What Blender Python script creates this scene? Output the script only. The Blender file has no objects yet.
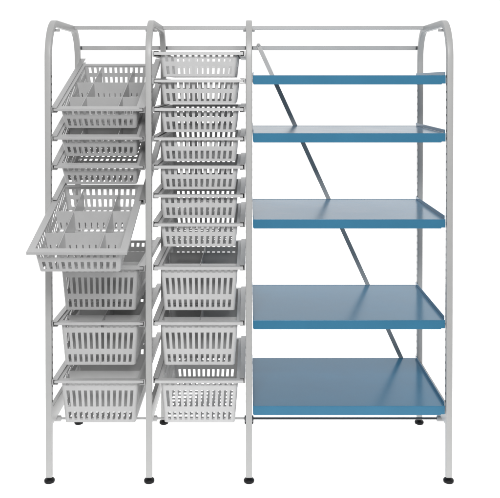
import bpy, math, random
from mathutils import Vector, Matrix
R = math.radians
random.seed(4)
scene = bpy.context.scene
col = scene.collection

# ------------------------------------------------------------------ helpers
class MB:
    def __init__(self): self.v = []; self.f = []
    def add(self, vs, fs):
        b = len(self.v); self.v += [tuple(p) for p in vs]
        self.f += [tuple(b + i for i in f) for f in fs]
    def box(self, x0, x1, y0, y1, z0, z1):
        self.add([(x, y, z) for z in (z0, z1) for y in (y0, y1) for x in (x0, x1)],
                 [(0, 2, 3, 1), (4, 5, 7, 6), (0, 1, 5, 4), (2, 6, 7, 3), (0, 4, 6, 2), (1, 3, 7, 5)])
    def loft(self, rings, cap=True, closed=False):
        n = len(rings[0]); vs = [p for r in rings for p in r]; fs = []
        m = len(rings)
        for i in range(m if closed else m - 1):
            j = (i + 1) % m
            for k in range(n):
                l = (k + 1) % n
                fs.append((i*n+k, i*n+l, j*n+l, j*n+k))
        if cap and not closed:
            fs.append(tuple(reversed(range(n)))); fs.append(tuple((m-1)*n+k for k in range(n)))
        self.add(vs, fs)
    def lathe(self, prof, cx, cy, n=24):
        self.loft([[(cx+r*math.cos(2*math.pi*k/n), cy+r*math.sin(2*math.pi*k/n), z) for k in range(n)] for r, z in prof])
    def cyl_x(self, x0, x1, y, z, r, n=16, ch=0.0):
        prof = [(r-ch, x0), (r, x0+ch), (r, x1-ch), (r-ch, x1)] if ch else [(r, x0), (r, x1)]
        self.loft([[(x, y+q*math.cos(2*math.pi*k/n), z+q*math.sin(2*math.pi*k/n)) for k in range(n)] for q, x in prof])
    def extrude_y(self, prof, y0, y1):
        self.loft([[(x, y0, z) for x, z in prof], [(x, y1, z) for x, z in prof]])
    def extrude_x(self, prof, x0, x1):
        self.loft([[(x0, y, z) for y, z in prof], [(x1, y, z) for y, z in prof]])
    def grid(self, outer, inner, hole, wrap=False):
        """outer/inner: [i][j] point lattices; cells where hole(i,j) stay open, the rim of each opening is walled"""
        nu, nv = len(outer), len(outer[0]); b = len(self.v)
        for L in (outer, inner):
            for c in L: self.v += [tuple(p) for p in c]
        O = lambda i, j: b + (i % nu)*nv + j
        I = lambda i, j: b + nu*nv + (i % nu)*nv + j
        cu = nu if wrap else nu - 1
        def solid(i, j):
            if j < 0 or j >= nv-1: return False
            if wrap: i %= nu
            elif i < 0 or i >= cu: return False
            return not hole(i, j)
        for i in range(cu):
            for j in range(nv-1):
                if not solid(i, j): continue
                self.f.append((O(i,j), O(i+1,j), O(i+1,j+1), O(i,j+1)))
                self.f.append((I(i,j), I(i,j+1), I(i+1,j+1), I(i+1,j)))
                if not solid(i-1, j): self.f.append((O(i,j), O(i,j+1), I(i,j+1), I(i,j)))
                if not solid(i+1, j): self.f.append((O(i+1,j), I(i+1,j), I(i+1,j+1), O(i+1,j+1)))
                if not solid(i, j-1): self.f.append((O(i,j), I(i,j), I(i+1,j), O(i+1,j)))
                if not solid(i, j+1): self.f.append((O(i,j+1), O(i+1,j+1), I(i+1,j+1), I(i,j+1)))
    def mesh(self, name, mat, smooth=False, fix=True):
        me = bpy.data.meshes.new(name); me.from_pydata(self.v, [], self.f)
        if fix:
            import bmesh
            bm = bmesh.new(); bm.from_mesh(me); bmesh.ops.recalc_face_normals(bm, faces=bm.faces); bm.to_mesh(me); bm.free()
        me.materials.append(mat)
        if smooth: me.shade_smooth()
        me.update(); return me
    def build(self, name, mat, parent=None, smooth=False, bevel=0.0, angle=40):
        return link(name, self.mesh(name, mat, smooth), parent, smooth, bevel, angle)

def link(name, me, parent=None, smooth=False, bevel=0.0, angle=40):
    o = bpy.data.objects.new(name, me); col.objects.link(o)
    if parent: o.parent = parent
    if bevel:
        m = o.modifiers.new('bevel', 'BEVEL'); m.width = bevel; m.segments = 2; m.limit_method = 'ANGLE'; m.angle_limit = R(angle)
        m.harden_normals = False
    if smooth:
        try: me.set_sharp_from_angle(angle=R(angle))
        except Exception: pass
    return o

def empty(name, loc, rx=0.0):
    o = bpy.data.objects.new(name, None); col.objects.link(o)
    o.location = loc; o.rotation_euler = (rx, 0, 0); o.empty_display_size = .05
    return o
def tag(o, label=None, cat=None, group=None, kind=None):
    for k, v in (('label', label), ('category', cat), ('group', group), ('kind', kind)):
        if v: o[k] = v

# ------------------------------------------------------------------ materials
def mat(name, colr, rough=.4, metal=0.0, var=.06, scale=14.0, bump=.05, bscale=900.0, spec=.5, rvar=.08):
    m = bpy.data.materials.new(name); m.use_nodes = True
    nt = m.node_tree; b = nt.nodes['Principled BSDF']; N = nt.nodes.new; L = nt.links.new
    tc = N('ShaderNodeTexCoord')
    n1 = N('ShaderNodeTexNoise'); n1.inputs['Scale'].default_value = scale; n1.inputs['Detail'].default_value = 6
    L(tc.outputs['Object'], n1.inputs['Vector'])
    r = N('ShaderNodeValToRGB'); L(n1.outputs['Fac'], r.inputs['Fac'])
    r.color_ramp.elements[0].position = .3; r.color_ramp.elements[1].position = .7
    r.color_ramp.elements[0].color = tuple(c*(1-var) for c in colr) + (1,)
    r.color_ramp.elements[1].color = tuple(min(1, c*(1+var)) for c in colr) + (1,)
    L(r.outputs['Color'], b.inputs['Base Color'])
    mr = N('ShaderNodeMapRange'); L(n1.outputs['Fac'], mr.inputs['Value'])
    mr.inputs['To Min'].default_value = rough-rvar; mr.inputs['To Max'].default_value = rough+rvar
    L(mr.outputs['Result'], b.inputs['Roughness'])
    b.inputs['Metallic'].default_value = metal
    b.inputs['Specular IOR Level'].default_value = spec
    if bump:
        n2 = N('ShaderNodeTexNoise'); n2.inputs['Scale'].default_value = bscale; n2.inputs['Detail'].default_value = 2
        L(tc.outputs['Object'], n2.inputs['Vector'])
        bp = N('ShaderNodeBump'); bp.inputs['Strength'].default_value = bump; bp.inputs['Distance'].default_value = .001
        L(n2.outputs['Fac'], bp.inputs['Height']); L(bp.outputs['Normal'], b.inputs['Normal'])
    return m
M_post = mat('powder_coated_grey_steel', (.45, .45, .445), .38, var=.03, bump=.08)
M_rail = mat('galvanised_steel', (.43, .43, .43), .42, metal=.1, var=.05, bump=.015, bscale=500)
M_rod = mat('dark_steel_rod', (.07, .075, .08), .4, bump=.01, spec=.4)
M_brace = mat('bare_steel_flat_bar', (.52, .51, .50), .42, metal=.1, var=.08)
M_run = mat('zinc_plated_runner', (.45, .45, .45), .36, metal=.4, var=.06)
M_blue = mat('blue_powder_coat', (.047, .195, .325), .20, var=.04, scale=6, bump=.05, bscale=600, spec=.27, rvar=.04)
M_grey = mat('light_grey_plastic', (.50, .50, .50), .42, var=.03, bump=.04)
M_white = mat('pale_grey_plastic', (.57, .57, .57), .42, var=.03, bump=.04)
M_div = mat('grey_plastic_sheet', (.56, .56, .56), .4, var=.03, bump=.03)
M_black = mat('black_rubber', (.008, .008, .009), .5, var=.2, spec=.25)
M_slot = mat('slot_shade', (.10, .10, .10), .6, var=.1)

mf = bpy.data.materials.new('backlit_white_floor'); mf.use_nodes = True  # floor made translucent so the added lamp below washes out shadows
nt = mf.node_tree; nt.nodes.clear()
out = nt.nodes.new('ShaderNodeOutputMaterial'); mix = nt.nodes.new('ShaderNodeMixShader')
tr = nt.nodes.new('ShaderNodeBsdfTranslucent'); df = nt.nodes.new('ShaderNodeBsdfDiffuse')
nz = nt.nodes.new('ShaderNodeTexNoise'); nz.inputs['Scale'].default_value = 3
rp = nt.nodes.new('ShaderNodeValToRGB'); rp.color_ramp.elements[0].color = (.93, .93, .93, 1); rp.color_ramp.elements[1].color = (.95, .95, .95, 1)
nt.links.new(nz.outputs['Fac'], rp.inputs['Fac'])
nt.links.new(rp.outputs['Color'], tr.inputs['Color']); nt.links.new(rp.outputs['Color'], df.inputs['Color'])
mix.inputs['Fac'].default_value = .75
nt.links.new(df.outputs['BSDF'], mix.inputs[1]); nt.links.new(tr.outputs['BSDF'], mix.inputs[2])
nt.links.new(mix.outputs['Shader'], out.inputs['Surface'])

# ------------------------------------------------------------------ setting
ZF = -.010                            # floor level
fl = MB(); fl.add([(-9, -.9, ZF), (9, -.9, ZF), (9, 11, ZF), (-9, 11, ZF)], [(0, 1, 2, 3)])
floor = fl.build('floor', mf); tag(floor, kind='structure')

# ------------------------------------------------------------------ the rack
FX = (-.86, -.43, 0.0, .86)          # frame centres
PW, PD = .0265, .030                 # tube width and depth
YF, YB = .015, .623                  # tube centre lines
ZB, ZT, RB, RY = .0255+ZF, 1.973, .160, .120    # RB, RY: height and reach of the bends
rack = empty('storage_rack', (0, .3, 0))
tag(rack, 'pale grey steel rack with rounded tops, five blue shelves and black feet', 'storage rack')
class _P:  # children are built in world coordinates
    pass
def part(mb, name, m, parent, smooth=False, bevel=0.0, angle=40):
    o = mb.build(name, m, None, smooth, bevel, angle)
    o.parent = parent
    o.matrix_parent_inverse = Matrix.Translation(-world_loc(parent))
    return o
def world_loc(o):
    return Vector((0, .3, 0)) if o is rack else Vector((0, 0, 0))

# end frame: rounded-rectangle tube swept over an inverted U
def rrect(w, d, r, n=4):
    pts = []
    for cx, cy, a0 in ((w/2-r, d/2-r, 0), (-w/2+r, d/2-r, 90), (-w/2+r, -d/2+r, 180), (w/2-r, -d/2+r, 270)):
        for k in range(n+1):
            a = R(a0 + 90*k/n); pts.append((cx+r*math.cos(a), cy+r*math.sin(a)))
    return pts
path = [(YF, ZB, 0.0)]
zz = ZT - RB
path.append((YF, zz, 0.0))
NA = 18
def bend(a):                         # point and normal direction on the elliptical bend
    y, z = RY*math.cos(a), RB*math.sin(a)
    return y, z, math.atan2(math.sin(a)/RB, math.cos(a)/RY)
for k in range(1, NA+1):
    y, z, n_ = bend(R(90*k/NA)); path.append((YF+RY-y, zz+z, n_))
path.append((YB-RY, ZT, R(90)))
for k in range(NA-1, -1, -1):
    y, z, n_ = bend(R(90*k/NA)); path.append((YB-RY+y, zz+z, R(180)-n_))
path.append((YB, ZB, R(180)))
prof = rrect(PW, PD, .0042)
tube = MB()
rings = []
for (y, z, a) in path:               # in-plane normal points outward of the bend
    ny, nz_ = -math.cos(a), math.sin(a)
    rings.append([(px, y+ny*q, z+nz_*q) for px, q in prof])
tube.loft(rings)
n_tube = len(tube.f)
for sx in (-1, 1):                   # hook slots on each post, their hole shade painted as dark raised boxes
    for y in (YF, YB):
        for k in range(43):
            z = .34+.0333*k; x0 = sx*PW/2
            tube.box(min(x0-.0004*sx, x0+.0005*sx), max(x0-.0004*sx, x0+.0005*sx), y-.0045, y+.0045, z-.005, z+.005)
me_tube = tube.mesh('end_frame', M_post, True)
me_tube.materials.append(M_slot)
for p in me_tube.polygons:
    if p.index >= n_tube: p.material_index = 1
rail = MB(); rail.box(-.009, .009, .0305, .6075, .228, .305)
me_side = rail.mesh('side_rail', M_post)
foot = MB()
foot.lathe([(.0105, .0265), (.0105, .017), (.013, .0165), (.020, .0145), (.0225, .011), (.0228, .006), (.0215, .001), (.020, .0003)], 0, 0, 28)
me_foot = foot.mesh('foot', M_black, True)
cap = MB(); cap.lathe([(.012, .0272), (.0125, .0255), (.0125, .0225), (.011, .022)], 0, 0, 20)
for fx in FX:
    fr = link('end_frame', me_tube, None, True); fr.parent = rack
    fr.matrix_parent_inverse = Matrix.Translation((0, -.3, 0)); fr.location = (fx, 0, 0)
    sr = link('side_rail', me_side, fr, bevel=.002)
    for y in (YF, YB):
        ft = link('foot', me_foot, fr, True); ft.location = (0, y, ZF)
    b = MB(); b.cyl_x(-.0255, .0255, .118, 1.943, .0062, 12, .001)
    b.build('bolt', M_rail, fr)
    b = MB(); b.cyl_x(-.0205, .0205, .15, .2100, .0135, 18, .003); b.build('rod_nut', M_rail if fx < -.1 or fx > .5 else M_rod, fr)

BAYS = ((-.86, -.43), (-.43, 0.0), (0.0, .86))
for a, c in BAYS:
    x0, x1 = a+PW/2, c-PW/2
    m = MB(); m.box(x0-.001, x1+.001, .478, .500, 1.9700, 1.9870); tr_ = part(m, 'top_rail', M_rail, rack, bevel=.002)
    m = MB(); m.box(a+.002 if a < -.8 else a+.004, c-.004, .648, .660, 1.8765, 1.8978); br_ = part(m, 'back_rail', M_rail, rack, bevel=.0015)
    for x, s in ((x0, 1), (x1, -1)):
        m = MB(); m.cyl_x(min(x, x+s*.006), max(x, x+s*.006), .630, 1.887, .008, 6)
        part(m, 'rail_bolt', M_rod, rack)
    m = MB(); m.cyl_x(a+.0205, c-.0205, .15, .2100, .0050, 12); part(m, 'tie_rod', M_rod if c > .5 else M_rail, rack, smooth=True)

# diagonal brace behind the shelves
p0, p1 = Vector((.048, 0, 1.900)), Vector((.868, 0, .105))
d = (p1-p0).normalized(); n = Vector((d.z, 0, -d.x))*.0105
m = MB(); pr = []
for k in range(9):
    a = math.pi*k/8; pr.append(p0 + n*math.cos(a) - d*.0105*math.sin(a))
for k in range(9):
    a = math.pi*k/8; pr.append(p1 - n*math.cos(a) + d*.0105*math.sin(a))
m.loft([[(p.x, .6425, p.z) for p in pr], [(p.x, .6465, p.z) for p in pr]])
br = part(m, 'diagonal_brace', M_brace, rack)
for p in (p0, p1):
    n_ = 6; m = MB()
    m.loft([[(p.x+q*math.cos(2*math.pi*k/n_), y, p.z+q*math.sin(2*math.pi*k/n_)) for k in range(n_)] for y, q in ((.6425, .0065), (.6385, .0065), (.638, .005))])
    part(m, 'brace_bolt', M_rail, rack)

# shelves
SHELF = (1.7435, 1.4944, 1.1240, .6890, .3175)
x0, x1 = PW/2+.0035, .86-PW/2-.0025
for zt in SHELF:
    s = MB(); t = .0016; y0, y1 = .018, .637; h = .0395; fh = .0155
    # folded sheet: front lip, deck, raised side flanges, rear lip
    lip = [(x0+.004, zt-h), (x0, zt-h+.006), (x0, zt), (x1, zt), (x1, zt-h+.004), (x1-.016, zt-h+.004), (x1-.018, zt-h)]
    s.loft([[(x, y0, z) for x, z in lip], [(x, y0+.010, z) for x, z in lip]])
    s.box(x0, x1, y0+.0102, y1-.0032, zt-.0035, zt-.0005)
    s.box(x0, x0+.0022, y0+.0104, y1, zt-.0002, zt+fh)
    s.box(x1-.0022, x1, y0+.0104, y1, zt-.0002, zt+fh)
    s.box(x0, x0+.0022, y0+.0104, y1, zt-h+.008, zt-.0037)
    s.box(x1-.0022, x1, y0+.0104, y1, zt-h+.008, zt-.0037)
    s.box(x0+.0024, x1-.0024, y1-.003, y1, zt-h+.010, zt+.0005)
    part(s, 'shelf', M_blue, rack, bevel=.0014)

# ------------------------------------------------------------------ baskets and runners
RW, RL = .381, .600
def rr_stations(hx, hy, r, nx, ny, pitch_x, pitch_y, wx, wy):
    """stations round a rounded rectangle: (cx, cy, nx, ny), plus the set of station spans that carry a slot"""
    st = []; slots = set()
    def side(cx0, cy0, cx1, cy1, nrm, n, w, ln):
        gap = ln/n
        for k in range(n):
            for f in ((k*gap+(gap-w)/2), (k*gap+(gap+w)/2)):
                u = f/ln; st.append((cx0+(cx1-cx0)*u, cy0+(cy1-cy0)*u, nrm[0], nrm[1]))
            slots.add(len(st)-2)
    def corner(cx, cy, a0):
        for k in range(5):
            a = R(a0+90*k/4); st.append((cx, cy, math.cos(a), math.sin(a)))
    ax, ay = hx-r, hy-r
    side(-ax, -ay, ax, -ay, (0, -1), nx, wx, 2*ax); corner(ax, -ay, -90)
    side(ax, -ay, ax, ay, (1, 0), ny, wy, 2*ay); corner(ax, ay, 0)
    side(ax, ay, -ax, ay, (0, 1), nx, wx, 2*ax); corner(-ax, ay, 90)
    side(-ax, ay, -ax, -ay, (-1, 0), ny, wy, 2*ay); corner(-ax, -ay, 180)
    return st, slots

def basket_meshes(H, rows, inset, m):
    """rows: list of (z, slot row?) going down"""
    hx, hy, r, th = .168, .278, .013, .0026
    st, slots = rr_stations(hx, hy, r, 12, 20, .026, .0266, .0132, .0135)
    zs = [z for z, _ in rows]; open_ = [o for _, o in rows]
    def lat(rr):
        L = []
        for cx, cy, ax, ay in st:
            c = []
            for z in zs:
                ins = inset*(-z/H)
                c.append((cx*(hx-r-ins)/(hx-r)+ax*rr, RL/2+cy*(hy-r-ins)/(hy-r)+ay*rr, z))
            L.append(c)
        return L
    b = MB(); b.grid(lat(r), lat(r-th), lambda i, j: open_[j] and i in slots, wrap=True)
    # slotted bottom
    bx, by = hx-inset-.0035, hy-inset-.0035
    us = [-bx]; hu = set()
    n = 12; g = 2*bx/n
    for k in range(n):
        us += [-bx+k*g+(g-.014)/2, -bx+k*g+(g+.014)/2]; hu.add(1+2*k)
    us.append(bx)
    vs = [-by]; hv = set(); n = 12; g = 2*by/n
    for k in range(n):
        vs += [-by+k*g+.009, -by+(k+1)*g-.009]; hv.add(1+2*k)
    vs.append(by)
    P = lambda z: [[(u, RL/2+v, z) for v in vs] for u in us]
    b.grid(P(-H-.0002), P(-H+.0024), lambda i, j: i in hu and j in hv)
    body = b.mesh('basket_body', m)
    # rim: flange with a turned-down edge, swept round the opening
    prf = [(-.0285, 0), (-.001, 0), (0, -.001), (0, -.0120), (-.0026, -.0120), (-.0026, -.0030), (-.0285, -.0030)]
    rg = MB()
    rg.loft([[(sx*(RW/2+q), RL/2+sy*(RL/2+q), z) for q, z in prf] for sx, sy in ((-1, -1), (1, -1), (1, 1), (-1, 1))], closed=True)
    rim = rg.mesh('rim', m)
    return body, rim

rows_s = [(-.003, False), (-.0115, True), (-.0395, False), (-.0585, True), (-.0930, False), (-.1045, False)]
rows_l = [(-.003, False), (-.0105, True), (-.0290, False), (-.0520, True), (-.1240, False), (-.1480, True), (-.1825, False), (-.1950, False)]
MESH = {('s', 'g'): basket_meshes(.1045, rows_s, .012, M_grey), ('s', 'w'): basket_meshes(.1045, rows_s, .012, M_white),
        ('l', 'g'): basket_meshes(.195, rows_l, .015, M_grey), ('l', 'w'): basket_meshes(.195, rows_l, .015, M_white)}

def cross_divider(H, y, inset, top=-.014, bot=None, comb=True):
    """panel across the basket with comb slots low down"""
    bot = bot if bot is not None else -H+.004
    nn = 12; us = []; hu = set(); w = .0028
    hw = .168-.0045
    for k in range(nn):
        c = -hw+(k+.5)*2*hw/nn
        us += [c-w, c+w]; hu.add(2*k+1)
    us = [-hw]+us+[hw]
    zs = [top, top*.4+bot*.6, bot+.006, bot]
    sc = lambda z: 1-inset*(-z/H)/.168
    m = MB()
    L = lambda yy: [[(u*sc(z), yy, z) for z in zs] for u in us]
    m.grid(L(y-.0011), L(y+.0011), lambda i, j: comb and i in hu and j == 1)
    return m.mesh('divider', M_div)
def long_divider(H, x, y0, y1, top=-.0125):
    m = MB(); m.box(x-.0011, x+.0011, y0, y1, top, -H+.004); return m.mesh('divider', M_div)

def basket(size, tone, loc, tilt, label, cross=(), longs=(), group=None):
    o = empty('storage_basket', (loc[0]+random.uniform(-.001, .001), loc[1]+random.uniform(-.002, .005), loc[2]), R(tilt+random.uniform(-.12, .12)))
    o.rotation_euler.z = R(random.uniform(-.15, .15))
    tag(o, label, 'basket', group)
    body, rim = MESH[(size, tone)]
    link('basket_body', body, o, bevel=0); link('rim', rim, o)
    H = .1045 if size == 's' else .195; ins = .012 if size == 's' else .015
    for y in cross: link('divider', cross_divider(H, y, ins, comb=size == 's'), o)
    for x in longs:
        link('divider', long_divider(H, x, .031, RL-.031), o)
    return o

XL, XM = -.645, -.215
def runner_mesh(sx, y0, y1):
    o_, i_, t, w = .1995, .1760, .0018, .0055
    pr = [(o_, .0055), (i_, .0055), (i_, .0055-t), (o_-w, .0055-t), (o_-w, -.0180+w*.5), (i_, -.0180+w*.5), (i_, -.0180), (o_, -.0180)]
    m = MB(); m.extrude_y([(sx*x, z) for x, z in pr], y0, y1)
    return m.mesh('runner', M_run)
RUN = {(k, s): runner_mesh(s, *v) for s in (-1, 1) for k, v in (('front', (-.004, .665)), ('back', (.016, .605)))}
def runners(x, y, z, tilt, kind):
    for s in (-1, 1):
        o = link('runner', RUN[(kind, s)], rack)
        o.matrix_parent_inverse = Matrix.Translation((0, -.3, 0))
        o.location = (x, y, z); o.rotation_euler = (R(tilt), 0, 0)

GL, GM = 'grey baskets in the left column', 'pale baskets in the middle column'
LX, LC = (-.083, .078), (.175, .365)
T = 20.0
tilted = [(1.601, 'topmost grey basket of the left column, tilted forward with divided compartments', LC, LX),
          (1.479, 'second grey basket from the top of the left column, tilted forward with dividers', LC, LX),
          (1.3560, 'grey basket tilted forward just above the pulled out tray', (), ())]
for z, lab, c, l in tilted:
    basket('s', 'g', (XL, .003, z), T, lab, c, l, GL); runners(XL, .003, z, T, 'front')
basket('s', 'g', (XL-.006, -.41, 1.072), 18.0, 'grey divided basket pulled far out of the rack and tilted down', LC, LX, GL)
runners(XL, .003, 1.2075, 18.0, 'front')
for z, lab in ((.922, 'deep grey basket directly under the pulled out tray'),
               (.6835, 'deep grey basket in the left column, second from the bottom'),
               (.4340, 'lowest deep grey basket in the left column')):
    basket('l', 'g', (XL, .003, z), 0, lab, (.16, .385), (.0,) if z > .6 else (), GL); runners(XL, .003, z, 0, 'front')
names = ['topmost', 'second', 'third', 'fourth', 'fifth', 'sixth']
for i, z in enumerate((1.8424, 1.7250, 1.6030, 1.4770, 1.3556, 1.2318, 1.1080)):
    lab = ('topmost shallow pale basket of the middle column, beside the arched frame tops' if i == 0 else
           'lowest shallow pale basket of the middle column, just above the deep ones' if i == 6 else
           '%s shallow pale basket from the top of the middle column' % names[i])
    basket('s', 'w', (XM, .003, z), 0, lab, (), (), GM); runners(XM, .003, z, 0, 'back')
for z, lab, c, l in ((.922, 'uppermost deep pale basket of the middle column, fitted with dividers', (.13, .37), (.0,)),
                     (.6835, 'middle one of the three deep pale baskets in the middle column', (.13, .37), (.0,)),
                     (.4340, 'lowest deep pale basket of the middle column, open inside without dividers', (), ())):
    basket('l', 'w', (XM, .003, z), 0, lab, c, l, GM); runners(XM, .003, z, 0, 'back')

# ------------------------------------------------------------------ camera
cam = bpy.data.cameras.new('camera'); co = bpy.data.objects.new('camera', cam); col.objects.link(co)
co.location = (0, -3.5, 1.71); co.rotation_euler = (R(90)-.012, 0, 0)
cam.sensor_width = 36; cam.lens = 820/500*36
cam.shift_x = .002; cam.shift_y = -(249-92.9)/500
cam.clip_end = 200; cam.clip_start = .05
scene.camera = co

# ------------------------------------------------------------------ studio light
w = bpy.data.worlds.new('World'); scene.world = w; w.use_nodes = True
nt = w.node_tree; bg = nt.nodes['Background']
tc = nt.nodes.new('ShaderNodeTexCoord'); sp = nt.nodes.new('ShaderNodeSeparateXYZ')
mr = nt.nodes.new('ShaderNodeMapRange'); mr.interpolation_type = 'SMOOTHSTEP'
nt.links.new(tc.outputs['Generated'], sp.inputs['Vector']); nt.links.new(sp.outputs['Y'], mr.inputs['Value'])
mr.inputs['From Min'].default_value = -.2; mr.inputs['From Max'].default_value = .55
mr.inputs['To Min'].default_value = .30; mr.inputs['To Max'].default_value = 1.12
bg.inputs['Color'].default_value = (1, 1, 1, 1)
nt.links.new(mr.outputs['Result'], bg.inputs['Strength'])

def area(name, loc, target, size, power, sy=None):
    l = bpy.data.lights.new(name, 'AREA'); l.energy = power; l.size = size
    if sy: l.shape = 'RECTANGLE'; l.size_y = sy
    o = bpy.data.objects.new(name, l); col.objects.link(o); o.location = loc
    o.rotation_euler = (Vector(target)-Vector(loc)).to_track_quat('-Z', 'Y').to_euler()
    return o
area('added_under_floor_fill', (0, 5, -.5), (0, 5, 0), 19, 1.47*math.pi*19*12, 12)  # added fill, unseen beneath the floor, whitens it and clears shadows under the rack
area('overhead_softbox', (0.15, -4.0, 3.35), (0, .2, 1.0), 2.3, 157, 1.3)

scene.view_settings.view_transform = 'Standard'; scene.view_settings.look = 'None'
scene.view_settings.exposure = 0; scene.view_settings.gamma = 1
